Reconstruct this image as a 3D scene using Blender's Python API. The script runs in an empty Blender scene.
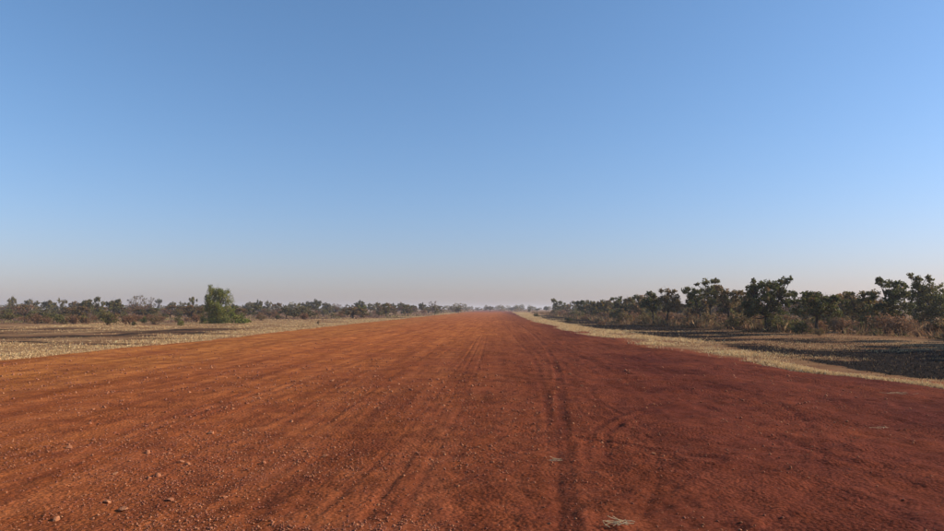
import bpy, math
import numpy as np

# ------------------------------------------------------------------ camera, sky, sun, exposure
SC = bpy.context.scene
COL = SC.collection
F, VX, HY, CH = 674.0, 495.0, 309.0, 1.6          # photo focal length (px), vanishing point, horizon row, eye height
cam = bpy.data.cameras.new('camera')
cam.sensor_width = 36.0
cam.lens = F / 944.0 * 36.0
cam.clip_start, cam.clip_end = 0.05, 9000.0
camo = bpy.data.objects.new('camera', cam)
COL.objects.link(camo)
camo.location = (0, 0, CH)
YAW = math.atan((VX - 472.0) / F)
PITCH = math.atan((HY - 265.5) / F)
camo.rotation_euler = (math.pi / 2 + PITCH, 0, YAW)
SC.camera = camo

SUN_AZ, SUN_EL = math.radians(85), math.radians(25)
world = bpy.data.worlds.new('World')
SC.world = world
world.use_nodes = True
nt = world.node_tree
sky = nt.nodes.new('ShaderNodeTexSky')
sky.sky_type = 'NISHITA'
sky.sun_disc = False
sky.sun_elevation = SUN_EL
sky.sun_rotation = SUN_AZ
sky.altitude = 0
sky.air_density = 1.25
sky.dust_density = 0.7
sky.ozone_density = 3.0
bg = nt.nodes['Background']
cmb = nt.nodes.new('ShaderNodeCombineXYZ')           # the camera's colour response, the same for the whole sky
for i_, row in enumerate(((0.93, 0.0, 0.0), (0.02, 0.755, 0.235), (0.0, 0.0, 1.39))):
    dp_ = nt.nodes.new('ShaderNodeVectorMath'); dp_.operation = 'DOT_PRODUCT'
    dp_.inputs[1].default_value = row
    nt.links.new(sky.outputs[0], dp_.inputs[0]); nt.links.new(dp_.outputs['Value'], cmb.inputs[i_])
nt.links.new(cmb.outputs[0], bg.inputs['Color'])
bg.inputs['Strength'].default_value = 0.083

sl = bpy.data.lights.new('sun', 'SUN')
sl.energy = 5.0
sl.angle = math.radians(0.55)
sl.color = (1.0, 0.85, 0.66)
so = bpy.data.objects.new('sun', sl)
COL.objects.link(so)
so.rotation_euler = (math.pi / 2 - SUN_EL, 0, math.pi - SUN_AZ)
so.location = (60, 0, 40)

SC.view_settings.view_transform = 'Standard'
SC.view_settings.look = 'None'
SC.view_settings.exposure = 0.45
SC.view_settings.gamma = 1.0
SC.render.engine = 'CYCLES'
SC.cycles.max_bounces = 6
SC.cycles.volume_bounces = 1

rng = np.random.default_rng(7)
R = math.radians

# ------------------------------------------------------------------ helpers
def gpt(px, py):
    """ground point (x, y) below a photo pixel"""
    d = CH * F / max(py - HY, 0.2)
    return (px - VX) / F * d, d

def hsh(ix, iy, s):
    h = (ix.astype(np.int64) * 374761393 + iy.astype(np.int64) * 668265263 + s * 974634777) & 0xFFFFFFFF
    h = ((h ^ (h >> 13)) * 1274126177) & 0xFFFFFFFF
    h = (h ^ (h >> 16)) & 0xFFFFFF
    return h / float(0xFFFFFF)

def vn(x, y, s=0):
    x = np.asarray(x, float); y = np.asarray(y, float)
    ix, iy = np.floor(x), np.floor(y)
    fx, fy = x - ix, y - iy
    fx = fx * fx * (3 - 2 * fx); fy = fy * fy * (3 - 2 * fy)
    a, b = hsh(ix, iy, s), hsh(ix + 1, iy, s)
    c, d = hsh(ix, iy + 1, s), hsh(ix + 1, iy + 1, s)
    return (a * (1 - fx) + b * fx) * (1 - fy) + (c * (1 - fx) + d * fx) * fy

def fbm(x, y, s=0, o=4):
    t, a, n = 0.0, 0.5, 0.0
    for k in range(o):
        t = t + a * vn(x * 2 ** k + 17.3 * k, y * 2 ** k - 9.1 * k, s + k)
        n += a; a *= 0.5
    return t / n

def sstep(a, b, x):
    t = np.clip((x - a) / (b - a), 0, 1)
    return t * t * (3 - 2 * t)

def make_mesh(name, V, Fc, mat=None, attrs=None, smooth=False):
    V = np.asarray(V, np.float32).reshape(-1, 3); Fc = np.asarray(Fc, np.int32)
    k = Fc.shape[1]
    me = bpy.data.meshes.new(name)
    me.vertices.add(len(V)); me.vertices.foreach_set('co', V.ravel())
    me.loops.add(Fc.size); me.loops.foreach_set('vertex_index', Fc.ravel())
    me.polygons.add(len(Fc))
    me.polygons.foreach_set('loop_start', np.arange(0, Fc.size, k, dtype=np.int32))
    if smooth:
        me.polygons.foreach_set('use_smooth', np.ones(len(Fc), bool))
    for an, (ty, arr) in (attrs or {}).items():
        at = me.attributes.new(an, ty, 'POINT')
        if ty == 'FLOAT':
            at.data.foreach_set('value', np.asarray(arr, np.float32).ravel())
        else:
            at.data.foreach_set('color', np.asarray(arr, np.float32).ravel())
    me.update(calc_edges=True)
    if mat: me.materials.append(mat)
    return me

def obj(name, me, parent=None, loc=None, label=None, cat=None, group=None, kind=None):
    o = bpy.data.objects.new(name, me)
    COL.objects.link(o)
    if parent: o.parent = parent
    if loc is not None: o.location = loc
    for k, v in (('label', label), ('category', cat), ('group', group), ('kind', kind)):
        if v: o[k] = v
    return o

def rgba(c):
    c = np.asarray(c, float)
    return np.concatenate([c, np.ones((len(c), 1))], 1)

# ------------------------------------------------------------------ materials
def new_mat(name):
    m = bpy.data.materials.new(name); m.use_nodes = True
    n = m.node_tree.nodes; b = n['Principled BSDF']
    b.inputs['Specular IOR Level'].default_value = 0.15
    b.inputs['Roughness'].default_value = 0.9
    return m, m.node_tree, b

def node(t, kind, **kw):
    n = t.nodes.new(kind)
    for k, v in kw.items():
        if k in n.inputs.keys(): n.inputs[k].default_value = v
        else: setattr(n, k, v)
    return n

def ramp(t, fac, stops):
    r = t.nodes.new('ShaderNodeValToRGB')
    e = r.color_ramp.elements
    while len(e) < len(stops): e.new(0.5)
    for i, (p, c) in enumerate(stops):
        e[i].position = p; e[i].color = (*c, 1) if len(c) == 3 else c
    t.links.new(fac, r.inputs[0])
    return r.outputs[0]

def mix(t, fac, a, b, blend='MIX'):
    m = t.nodes.new('ShaderNodeMix'); m.data_type = 'RGBA'; m.blend_type = blend
    for sock, v in ((m.inputs[0], fac), (m.inputs[6], a), (m.inputs[7], b)):
        if hasattr(v, 'is_linked') or hasattr(v, 'links'): t.links.new(v, sock)
        elif isinstance(v, (int, float)): sock.default_value = v
        else: sock.default_value = (*v, 1)
    return m.outputs[2]

def mth(t, op, a, b=None, c=None):
    m = t.nodes.new('ShaderNodeMath'); m.operation = op
    for i, v in enumerate((a, b, c)):
        if v is None: continue
        if isinstance(v, (int, float)): m.inputs[i].default_value = v
        else: t.links.new(v, m.inputs[i])
    return m.outputs[0]

def noise(t, vec, scale, detail=4, rough=0.55, stretch=None):
    if stretch:
        mp = t.nodes.new('ShaderNodeMapping'); mp.inputs['Scale'].default_value = stretch
        t.links.new(vec, mp.inputs[0]); vec = mp.outputs[0]
    n = node(t, 'ShaderNodeTexNoise', Scale=scale, Detail=detail, Roughness=rough)
    t.links.new(vec, n.inputs['Vector'])
    return n.outputs['Fac']

def attr(t, name):
    a = t.nodes.new('ShaderNodeAttribute'); a.attribute_name = name
    return a

# laterite soil of the airstrip
def mat_laterite():
    m, t, b = new_mat('laterite_soil')
    pos = t.nodes.new('ShaderNodeNewGeometry').outputs['Position']
    n1 = noise(t, pos, 0.35, 5, 0.6)
    n2 = noise(t, pos, 3.0, 5, 0.6, (1, 0.35, 1))
    n3 = noise(t, pos, 38.0, 3, 0.7)
    och = attr(t, 'ochre').outputs['Fac']
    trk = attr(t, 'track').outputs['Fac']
    base = mix(t, och, (0.092, 0.0225, 0.0145), (0.46, 0.142, 0.036))  # maroon to ochre soil; the dark end also has light falloff painted in
    xs = node(t, 'ShaderNodeSeparateXYZ'); t.links.new(pos, xs.inputs[0])
    edge = ramp(t, mth(t, 'MULTIPLY_ADD', xs.outputs[0], -0.1, mth(t, 'MULTIPLY', mth(t, 'SUBTRACT', n1, 0.5), 1.2)), [(0.75, (0, 0, 0)), (1.0, (0.8, 0.8, 0.8))])
    base = mix(t, edge, base, (0.45, 0.165, 0.038))
    st = noise(t, pos, 1.0, 6, 0.65, (1.6, 0.09, 1))
    base = mix(t, 1.0, base, ramp(t, st, [(0.36, (0.66, 0.63, 0.62)), (0.50, (1.0, 1.0, 1.0)), (0.64, (1.22, 1.30, 1.40))]), 'MULTIPLY')
    bl = noise(t, pos, 1.7, 7, 0.72)
    base = mix(t, 1.0, base, ramp(t, bl, [(0.38, (0.60, 0.58, 0.60)), (0.52, (1.0, 1.0, 1.0)), (0.66, (1.15, 1.18, 1.2))]), 'MULTIPLY')
    c1 = mix(t, ramp(t, n1, [(0.35, (0, 0, 0)), (0.68, (1, 1, 1))]), base, mix(t, 0.6, base, (0.24, 0.062, 0.026)))
    c2 = mix(t, mth(t, 'MULTIPLY', ramp(t, n2, [(0.40, (0, 0, 0)), (0.70, (1, 1, 1))]), 0.45), c1, (0.105, 0.028, 0.018))
    c3 = mix(t, mth(t, 'MULTIPLY', trk, 0.70), c2, (0.075, 0.020, 0.014))  # tracks darkened: compacted soil, with the groove shade put into the colour
    g = ramp(t, n3, [(0.32, (0.55, 0.53, 0.53)), (0.52, (1.04, 1.04, 1.04)), (0.68, (1.4, 1.45, 1.55))])
    c4 = mix(t, 1.0, c3, g, 'MULTIPLY')
    t.links.new(c4, b.inputs['Base Color'])
    b.inputs['Roughness'].default_value = 0.95
    b.inputs['Specular IOR Level'].default_value = 0.015
    v = node(t, 'ShaderNodeTexVoronoi', Scale=26.0); t.links.new(pos, v.inputs['Vector'])
    nb = noise(t, pos, 14.0, 7, 0.72)
    hgt = mth(t, 'ADD', mth(t, 'MULTIPLY', nb, 1.0), mth(t, 'MULTIPLY', v.outputs['Distance'], -0.7))
    bp = node(t, 'ShaderNodeBump', Strength=1.0, Distance=0.024)
    rough = noise(t, pos, 0.8, 4, 0.6, (1, 0.4, 1))
    t.links.new(ramp(t, rough, [(0.36, (0.22, 0.22, 0.22)), (0.62, (1, 1, 1))]), bp.inputs['Strength'])
    t.links.new(hgt, bp.inputs['Height']); t.links.new(bp.outputs[0], b.inputs['Normal'])
    return m

def mat_ground():
    m, t, b = new_mat('dry_savanna_soil')
    pos = t.nodes.new('ShaderNodeNewGeometry').outputs['Position']
    n1 = noise(t, pos, 0.12, 6, 0.65)
    n2 = noise(t, pos, 1.1, 8, 0.75, (0.3, 1, 1))
    n3 = noise(t, pos, 7.0, 4, 0.7)
    burn = attr(t, 'burn').outputs['Fac']
    c = ramp(t, n2, [(0.30, (0.070, 0.034, 0.018)), (0.43, (0.19, 0.098, 0.045)), (0.56, (0.33, 0.20, 0.095)), (0.72, (0.48, 0.33, 0.17))])
    c = mix(t, ramp(t, n1, [(0.40, (0, 0, 0)), (0.62, (0.8, 0.8, 0.8))]), c, (0.16, 0.075, 0.038))
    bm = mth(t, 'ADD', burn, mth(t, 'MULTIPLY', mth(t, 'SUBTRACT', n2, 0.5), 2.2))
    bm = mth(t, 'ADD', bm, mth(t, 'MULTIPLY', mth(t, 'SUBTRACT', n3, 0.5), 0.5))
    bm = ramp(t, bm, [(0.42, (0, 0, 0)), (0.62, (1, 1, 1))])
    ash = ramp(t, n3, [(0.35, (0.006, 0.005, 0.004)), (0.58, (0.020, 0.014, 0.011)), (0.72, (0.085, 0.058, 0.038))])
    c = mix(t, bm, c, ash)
    du = mth(t, 'ADD', attr(t, 'dust').outputs['Fac'], mth(t, 'MULTIPLY', mth(t, 'SUBTRACT', n2, 0.5), 1.1))
    c = mix(t, ramp(t, du, [(0.38, (0, 0, 0)), (0.72, (1, 1, 1))]), c, (0.20, 0.055, 0.026))
    t.links.new(c, b.inputs['Base Color'])
    b.inputs['Specular IOR Level'].default_value = 0.015
    bp = node(t, 'ShaderNodeBump', Strength=0.8, Distance=0.06)
    t.links.new(n3, bp.inputs['Height']); t.links.new(bp.outputs[0], b.inputs['Normal'])
    return m

def mat_attr(name, transl=0.0, rough=0.85, spec=0.15):
    """colour of each blade or leaf comes from its own attribute"""
    m, t, b = new_mat(name)
    a = attr(t, 'col').outputs['Color']
    t.links.new(a, b.inputs['Base Color'])
    b.inputs['Roughness'].default_value = rough
    b.inputs['Specular IOR Level'].default_value = spec
    if transl:
        tr = t.nodes.new('ShaderNodeBsdfTranslucent'); t.links.new(a, tr.inputs[0])
        ms = t.nodes.new('ShaderNodeMixShader'); ms.inputs[0].default_value = transl
        out = t.nodes['Material Output']
        t.links.new(b.outputs[0], ms.inputs[1]); t.links.new(tr.outputs[0], ms.inputs[2])
        t.links.new(ms.outputs[0], out.inputs['Surface'])
    return m

def mat_bark(name, c0, c1):
    m, t, b = new_mat(name)
    pos = t.nodes.new('ShaderNodeTexCoord').outputs['Object']
    n1 = noise(t, pos, 9.0, 5, 0.7, (1, 1, 0.3))
    t.links.new(ramp(t, n1, [(0.3, c0), (0.7, c1)]), b.inputs['Base Color'])
    bp = node(t, 'ShaderNodeBump', Strength=0.7, Distance=0.02)
    t.links.new(n1, bp.inputs['Height']); t.links.new(bp.outputs[0], b.inputs['Normal'])
    return m

def mat_stone():
    m, t, b = new_mat('laterite_stone')
    pos = t.nodes.new('ShaderNodeTexCoord').outputs['Object']
    info = t.nodes.new('ShaderNodeObjectInfo').outputs['Random']
    n1 = noise(t, pos, 2.2, 5, 0.7)
    c = ramp(t, n1, [(0.3, (0.22, 0.075, 0.035)), (0.55, (0.40, 0.17, 0.08)), (0.75, (0.52, 0.29, 0.16))])
    c = mix(t, mth(t, 'MULTIPLY', info, 0.6), c, (0.28, 0.10, 0.050))
    t.links.new(c, b.inputs['Base Color'])
    bp = node(t, 'ShaderNodeBump', Strength=0.5, Distance=0.06)
    t.links.new(n1, bp.inputs['Height']); t.links.new(bp.outputs[0], b.inputs['Normal'])
    return m

M_LAT, M_GND, M_STONE = mat_laterite(), mat_ground(), mat_stone()
M_LEAF = mat_attr('leaf', 0.40, 0.6, 0.2)
M_GRASS = mat_attr('dry_grass', 0.25)
M_GRAVEL = mat_attr('gravel')
M_BARK = mat_bark('dark_bark', (0.022, 0.016, 0.012), (0.06, 0.045, 0.034))
M_PALE = mat_bark('pale_bark', (0.26, 0.22, 0.18), (0.42, 0.37, 0.31))
M_TWIG = mat_bark('dry_twig', (0.055, 0.032, 0.024), (0.13, 0.08, 0.058))

# ------------------------------------------------------------------ terrain functions
def xl(y):
    return -15.3 + 1.1 * (fbm(y * 0.11, y * 0 + 3, 51, 3) - .5) + 0.8 * (fbm(y * 0.9, y * 0 + 8, 52, 3) - .5)

_ry = [-60, 0, 5, 14, 18, 30, 47, 98, 200, 360, 700]
_rx = [13, 12.5, 11.5, 9.5, 8.3, 6.6, 6.0, 5.4, 7, 9, 9]
def xr(y):
    return np.interp(y, _ry, _rx) + 1.3 * (fbm(y * 0.13, y * 0 + 5, 53, 3) - .5) + 0.9 * (fbm(y * 0.9, y * 0 + 1, 54, 3) - .5)

RUN_END = 345.0

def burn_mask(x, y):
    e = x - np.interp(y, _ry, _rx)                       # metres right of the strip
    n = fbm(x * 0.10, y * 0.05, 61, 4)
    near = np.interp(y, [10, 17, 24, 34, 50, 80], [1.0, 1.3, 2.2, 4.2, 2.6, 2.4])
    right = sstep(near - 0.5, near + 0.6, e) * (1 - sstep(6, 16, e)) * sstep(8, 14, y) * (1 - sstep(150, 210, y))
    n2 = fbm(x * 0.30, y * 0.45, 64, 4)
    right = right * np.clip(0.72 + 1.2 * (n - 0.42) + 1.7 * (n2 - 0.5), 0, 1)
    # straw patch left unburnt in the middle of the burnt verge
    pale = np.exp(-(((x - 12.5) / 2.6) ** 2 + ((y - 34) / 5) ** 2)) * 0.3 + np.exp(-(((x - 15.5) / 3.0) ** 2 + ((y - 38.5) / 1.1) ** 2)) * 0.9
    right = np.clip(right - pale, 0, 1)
    left = np.zeros_like(x)
    for cx, cy, rx, ry, a in ((-27, 40, 8, 4.5, .8), (-23, 33, 7, 1.8, .6), (-20.5, 27, 4, 1.2, .3), (-33, 48, 6, 3, .5),
                              (-24, 57, 5, 1.2, .45), (-36, 38, 6, 3, .8), (-22, 38, 5, 1.3, .7), (-29, 31, 6, 1.2, .6), (-25, 45, 9, 1.0, .7), (-19, 125, 5.5, 9, .8), (-27, 150, 9, 10, .7), (-18, 165, 5, 25, .65), (-30, 68, 7, 2.5, .5)):
        left = np.maximum(left, a * np.exp(-(((x - cx) / rx) ** 2 + ((y - cy) / ry) ** 2)))
    left = left * np.clip(3.6 * (fbm(x * 0.30, y * 0.45, 63, 5) - 0.29), 0, 1)
    left = np.maximum(left, .85 * sstep(.47, .60, fbm(x * .17, y * .30, 66, 5)) * sstep(17, 22, -x) * (1 - sstep(50, 64, y)) * sstep(24, 29, y))
    left = np.maximum(left, (x < -15) * 0.55 * sstep(.56, .70, fbm(x * 0.16, y * 0.55, 65, 4)) * (1 - sstep(60, 90, y)))
    left = np.minimum(left, .60)
    far = 0.35 * sstep(0.58, 0.72, fbm(x * 0.03, y * 0.02, 62, 3)) * sstep(60, 120, y)
    return np.clip(np.maximum(np.maximum(right, left), far), 0, 1)

def ground_z(x, y):
    x = np.asarray(x, float); y = np.asarray(y, float)
    out = np.maximum(xl(y) - x, x - xr(y))               # metres outside the strip
    z = -0.03 + 0.05 * (fbm(x * 0.6, y * 0.6, 71, 3) - .5) + 0.35 * (fbm(x * 0.05, y * 0.05, 72, 3) - .5) * sstep(2, 14, out)
    ins = (out < -0.25) & (y < RUN_END - 1) & (y > -39)
    return np.where(ins, -0.25, z)

def grid_mesh(name, xs, ys, zfun, mat, attrs, xy=None):
    X, Y = np.meshgrid(xs, ys)
    if xy: X, Y = xy(X, Y)
    Z = zfun(X, Y)
    nx, ny = len(xs), len(ys)
    i = np.arange(nx * ny).reshape(ny, nx)
    Fc = np.stack([i[:-1, :-1], i[:-1, 1:], i[1:, 1:], i[1:, :-1]], -1).reshape(-1, 4)
    V = np.stack([X, Y, Z], -1).reshape(-1, 3)
    return make_mesh(name, V, Fc, mat, {k: ('FLOAT', f(X, Y)) for k, f in attrs.items()}, smooth=True)

def graded(a, b, near, f):
    out, v = [a], a
    while v < b:
        v += near(v) if callable(near) else max(near, f * abs(v)); out.append(v)
    return np.array(out)

# ground plain
pos_y = graded(0, 3500, 0.3, 0.018)
neg_y = -graded(0.6, 1200, 1.0, 0.15)[::-1]
gx_r = graded(4.0, 3500, lambda v: 0.22 if v < 16 else 0.022 * v, 0)
gx_l = -graded(13.5, 3500, lambda v: 0.3 if v < 20 else 0.018 * v, 0)[::-1]
gxs = np.concatenate([gx_l, np.linspace(-12, 2.5, 9), gx_r])
obj('ground', grid_mesh('ground', gxs, np.concatenate([neg_y, pos_y]), ground_z, M_GND, {'burn': burn_mask, 'dust': lambda X, Y: np.exp(-np.maximum(0, np.maximum(xl(Y) - X, X - xr(Y))) / 1.1)}), kind='structure')

# ------------------------------------------------------------------ airstrip with tyre tracks
tracks = []      # (points, half width, depth, strength)
def px_track(pts, w, dep, s):
    tracks.append(([gpt(*p) for p in pts], w, dep * 0.75, s * 1.25 + 1))     # strength above 1: hardly broken
px_track([(560, 600), (565, 531), (562, 470), (560, 420), (560, 393), (555, 364), (545, 345), (527, 330), (512, 320)], 0.085, 0.015, .45)
px_track([(545, 600), (553, 531), (552, 470), (549, 420), (545, 395), (538, 375), (534, 357), (517, 342), (506, 326)], 0.07, 0.010, 0.3)
px_track([(577, 437), (620, 441), (680, 451), (770, 466), (850, 492), (930, 530)], 0.06, 0.025, 0.8)
px_track([(700, 381), (760, 395), (800, 420), (815, 450), (800, 490), (745, 531)], 0.05, 0.018, 0.6)
px_track([(630, 395), (690, 402), (740, 418), (800, 446), (900, 480)], 0.06, 0.018, 0.6)
px_track([(640, 510), (655, 470), (650, 440), (625, 420)], 0.035, 0.008, 0.05)
px_track([(300, 531), (372, 468), (430, 405), (462, 362), (480, 335)], 0.04, 0.010, 0.15)
px_track([(352, 531), (405, 468), (446, 405), (470, 362), (483, 335)], 0.035, 0.008, 0.15)
px_track([(390, 531), (432, 460), (466, 400), (480, 362), (487, 335)], 0.045, 0.008, 0.12)
px_track([(520, 531), (500, 500), (470, 470), (400, 440), (330, 432)], 0.035, 0.006, 0.02)
px_track([(420, 455), (500, 450), (560, 442), (620, 446)], 0.05, 0.014, 0.5)
for k in range(44):
    x0 = rng.uniform(-11, 4.5); sl_ = rng.uniform(-0.03, 0.03); ph = rng.uniform(0, 6)
    yy = np.linspace(3, 200, 30)
    tracks.append(([(x0 * (1 - .35 * sstep(20, 200, y)) + sl_ * y * .3 + 0.35 * math.sin(y * 0.05 + ph), y) for y in yy], rng.uniform(.04, .10), rng.uniform(.002, .006), rng.uniform(.16, .38)))
for k in range(130):                                       # curved single and paired tracks, mostly on the right half
    cx, cy, r_ = rng.uniform(5, 15), rng.uniform(4, 24), rng.uniform(2.5, 11)
    a0 = rng.uniform(0, 6.28); da = rng.uniform(0.5, 1.4)
    w_, dp, st_ = rng.uniform(.025, .055), rng.uniform(.006, .015), rng.uniform(.4, .85)
    if min(cx + r_ * math.cos(a) for a in np.linspace(a0, a0 + da, 18)) < .8: continue
    for q in ((0, .22) if k % 2 else (0,)):
        tracks.append(([(cx + (r_ + q) * math.cos(a), cy + (r_ + q) * math.sin(a)) for a in np.linspace(a0, a0 + da, 18)], w_, dp, st_))

ncol = np.concatenate([np.linspace(-15.3, -5.2, 145), np.linspace(-5.13, 5.2, 330), np.linspace(5.27, 6.0, 12)])
nrow = np.concatenate([np.linspace(-40, 2.8, 60), graded(3.1, RUN_END, lambda v: max(0.027, 0.0062 * v), 0)])

def run_xy(X, Y):
    dl = (xl(Y) + 15.3) * np.clip((-8 - X) / 7.3, 0, 1)
    dr = (xr(Y) - 6.0) * np.clip((X - 2.0) / 4.0, 0, 1)
    return X + dl + dr, Y

Xr_, Yr_ = run_xy(*np.meshgrid(ncol, nrow))
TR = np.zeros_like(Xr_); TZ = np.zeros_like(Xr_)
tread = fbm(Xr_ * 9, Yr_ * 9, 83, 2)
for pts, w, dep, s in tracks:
    P = np.array(pts)
    # smooth resample
    tt = np.linspace(0, 1, len(P)); t2 = np.linspace(0, 1, max(24, len(P)))
    P = np.stack([np.interp(t2, tt, P[:, 0]), np.interp(t2, tt, P[:, 1])], 1)
    for _ in range(2): P[1:-1] = (P[:-2] + 2 * P[1:-1] + P[2:]) / 4
    m = (Xr_ > P[:, 0].min() - .6) & (Xr_ < P[:, 0].max() + .6) & (Yr_ > P[:, 1].min() - .6) & (Yr_ < P[:, 1].max() + .6)
    if not m.any(): continue
    qx, qy = Xr_[m], Yr_[m]
    dist = np.full(qx.shape, 9.0)
    for a, b_ in zip(P[:-1], P[1:]):
        lo, hi = min(a[1], b_[1]) - .6, max(a[1], b_[1]) + .6
        k = (qy > lo) & (qy < hi)
        if not k.any(): continue
        e = b_ - a; L2 = max(e @ e, 1e-9)
        u = np.clip(((qx[k] - a[0]) * e[0] + (qy[k] - a[1]) * e[1]) / L2, 0, 1)
        dist[k] = np.minimum(dist[k], np.hypot(qx[k] - a[0] - u * e[0], qy[k] - a[1] - u * e[1]))
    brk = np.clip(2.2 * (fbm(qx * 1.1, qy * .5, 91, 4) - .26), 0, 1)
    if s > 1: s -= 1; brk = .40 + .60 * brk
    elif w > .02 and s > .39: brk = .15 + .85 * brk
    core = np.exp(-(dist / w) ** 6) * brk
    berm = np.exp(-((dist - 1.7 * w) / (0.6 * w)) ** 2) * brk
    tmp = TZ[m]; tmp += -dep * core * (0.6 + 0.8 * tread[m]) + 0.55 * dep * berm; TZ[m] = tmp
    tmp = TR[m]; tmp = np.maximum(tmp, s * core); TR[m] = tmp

def run_z(X, Y):
    out = np.maximum(xl(Y) - X, X - xr(Y))
    amp = np.clip(1.15 - Y / 160, 0.3, 1)
    rgt = sstep(-2, 3, X)
    z = 0.02 + 0.07 * (fbm(X * .25, Y * .12, 31, 3) - .5)
    z = z + amp * (0.016 * (fbm(X * 1.6, Y * .45, 32, 4) - .5)                       # scraped streaks along the strip
                   + (0.030 + 0.030 * rgt) * (fbm(X * 2.3, Y * 2.3, 33, 4) - .5)     # lumps
                   + (0.026 + 0.018 * rgt) * (fbm(X * 9, Y * 9, 34, 3) - .5))
    rd = 1 - np.abs(2 * fbm(X * .8 + 3, Y * .9, 36, 3) - 1)
    z = z + amp * rgt * .030 * np.clip((rd - .80) / .2, 0, 1) * np.clip(3 * (fbm(X * .4, Y * .4, 37, 2) - .35), 0, 1)
    z = z + TZ
    lo = sstep(-0.8, 0.0, out)
    z = z * (1 - lo) + lo * (-0.03)
    z[:, 0] = -0.28; z[:, -1] = -0.28; z[-1, :] = -0.28; z[0, :] = -0.28
    return z

def ochre(X, Y):
    n = fbm(X * .18, Y * .07, 41, 4) - .5
    a = 1 - sstep(-5.5, 4.0, X + 7 * n - 0.012 * Y)
    b = sstep(-14.8, -12, X) * (1 - sstep(-11, -7, X)) * 0.35 * sstep(10, 18, Y)
    a = a * (0.62 + 0.35 * sstep(8, 40, Y)) + b + 0.30 * sstep(15, 60, Y) * (1 - sstep(3, 6, X))
    return np.clip(a + 0.5 * n, 0, 1)

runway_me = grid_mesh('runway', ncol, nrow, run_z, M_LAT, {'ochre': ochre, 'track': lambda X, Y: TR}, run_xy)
obj('runway', runway_me, kind='structure')
RZ = run_z(Xr_, Yr_)

def strip_z(x, y):
    """height of the airstrip surface at points (nearest mesh vertex)"""
    j = np.clip(np.searchsorted(nrow, y), 1, len(nrow) - 1)
    j = j - ((y - nrow[j - 1]) < (nrow[j] - y))
    out = np.empty(len(x))
    for k in range(len(x)):
        row = Xr_[j[k]]
        i = min(max(np.searchsorted(row, x[k]), 1), len(row) - 1)
        if x[k] - row[i - 1] < row[i] - x[k]: i -= 1
        out[k] = RZ[j[k], i]
    return out

def strip_z_fast(x, y):
    j = np.clip(np.searchsorted(nrow, y), 1, len(nrow) - 1)
    i = np.clip(np.searchsorted(ncol, x), 1, len(ncol) - 1)
    return RZ[j, i]

def surf_z(x, y):
    x = np.atleast_1d(np.asarray(x, float)); y = np.atleast_1d(np.asarray(y, float))
    ins = (x > xl(y) + .05) & (x < xr(y) - .05) & (y < RUN_END)
    return np.where(ins, strip_z_fast(np.clip(x, -15.2, 5.9), y) - 0.01, ground_z(x, y))

# ------------------------------------------------------------------ stones on the strip
def rock_mesh(seed):
    import bmesh
    r = np.random.default_rng(seed)
    bm = bmesh.new()
    bmesh.ops.create_icosphere(bm, subdivisions=2, radius=1.0)
    sc = np.array([1.0, r.uniform(.6, .95), r.uniform(.5, .8)])
    ax = r.normal(size=(9, 3)); ax /= np.linalg.norm(ax, axis=1)[:, None]; cut = r.uniform(.42, .80, 9)
    for v in bm.verts:
        p = np.array(v.co)
        for a, c in zip(ax, cut):
            d = p @ a
            if d > c: p = p - a * (d - c)
        p = p * sc * (1 + r.normal() * .03)
        v.co = p
    me = bpy.data.meshes.new('stone'); bm.to_mesh(me); bm.free()
    me.materials.append(M_STONE)
    return me
rocks = [rock_mesh(100 + k) for k in range(8)]

px_stones = [((115, 474.5), 6.0, 'pale pinkish stone standing alone on the left foreground of the airstrip'),
             ((147, 453), 5.5, 'reddish stone in the hollow just above the stone pair on the left foreground'),
             ((180, 462), 7.5, 'larger flattish stone of the close pair on the left foreground'),
             ((188, 463), 5.0, 'pale round stone touching the right end of the larger flattish stone'),
             ((149, 478), 4.5, 'small pale stone beside the upright split stone on the left foreground'),
             ((158.5, 476), 6.0, 'upright split stone in the middle of the left foreground stone cluster'),
             ((107, 502), 7.5, 'low reddish stone below the lone pale stone, near the bottom left'),
             ((124, 509), 9.0, 'long pale slab of stone lying near the bottom left of the dirt'),
             ((66, 449), 6.5, 'pale wedge stone farthest left on the mid left dirt'),
             ((87, 425), 4.5, 'small dark reddish stone above the pale wedge stone on the left dirt'),
             ((101, 409), 5.0, 'low flat stone casting a thin shadow far out on the left dirt'),
             ((226, 497), 4.5, 'small stone lying alone right of the left foreground cluster, near the bottom'),
             ((211, 433), 6.5, 'flat pale stone farther up the left side of the dirt'),
             ((265, 462), 4.5, 'pale brown stone on its own between the stone cluster and the streaked dirt'),
             ((326, 456), 5.0, 'reddish stone by the diagonal tyre streaks left of centre'),
             ((229, 457), 4.0, 'small pale stone just right of the stone pair on the left'),
             ((171, 500), 7.0, 'rough reddish stone at the bottom of the left foreground cluster'),
             ((56, 520), 8.0, 'broad rough stone in the bottom left corner of the dirt')]
stone_xy = []
for (px, py), size, lab in px_stones:
    x, y = gpt(px, py); stone_xy.append((x, y, size / F * y * 0.62, lab, None))
n = 0
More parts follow.
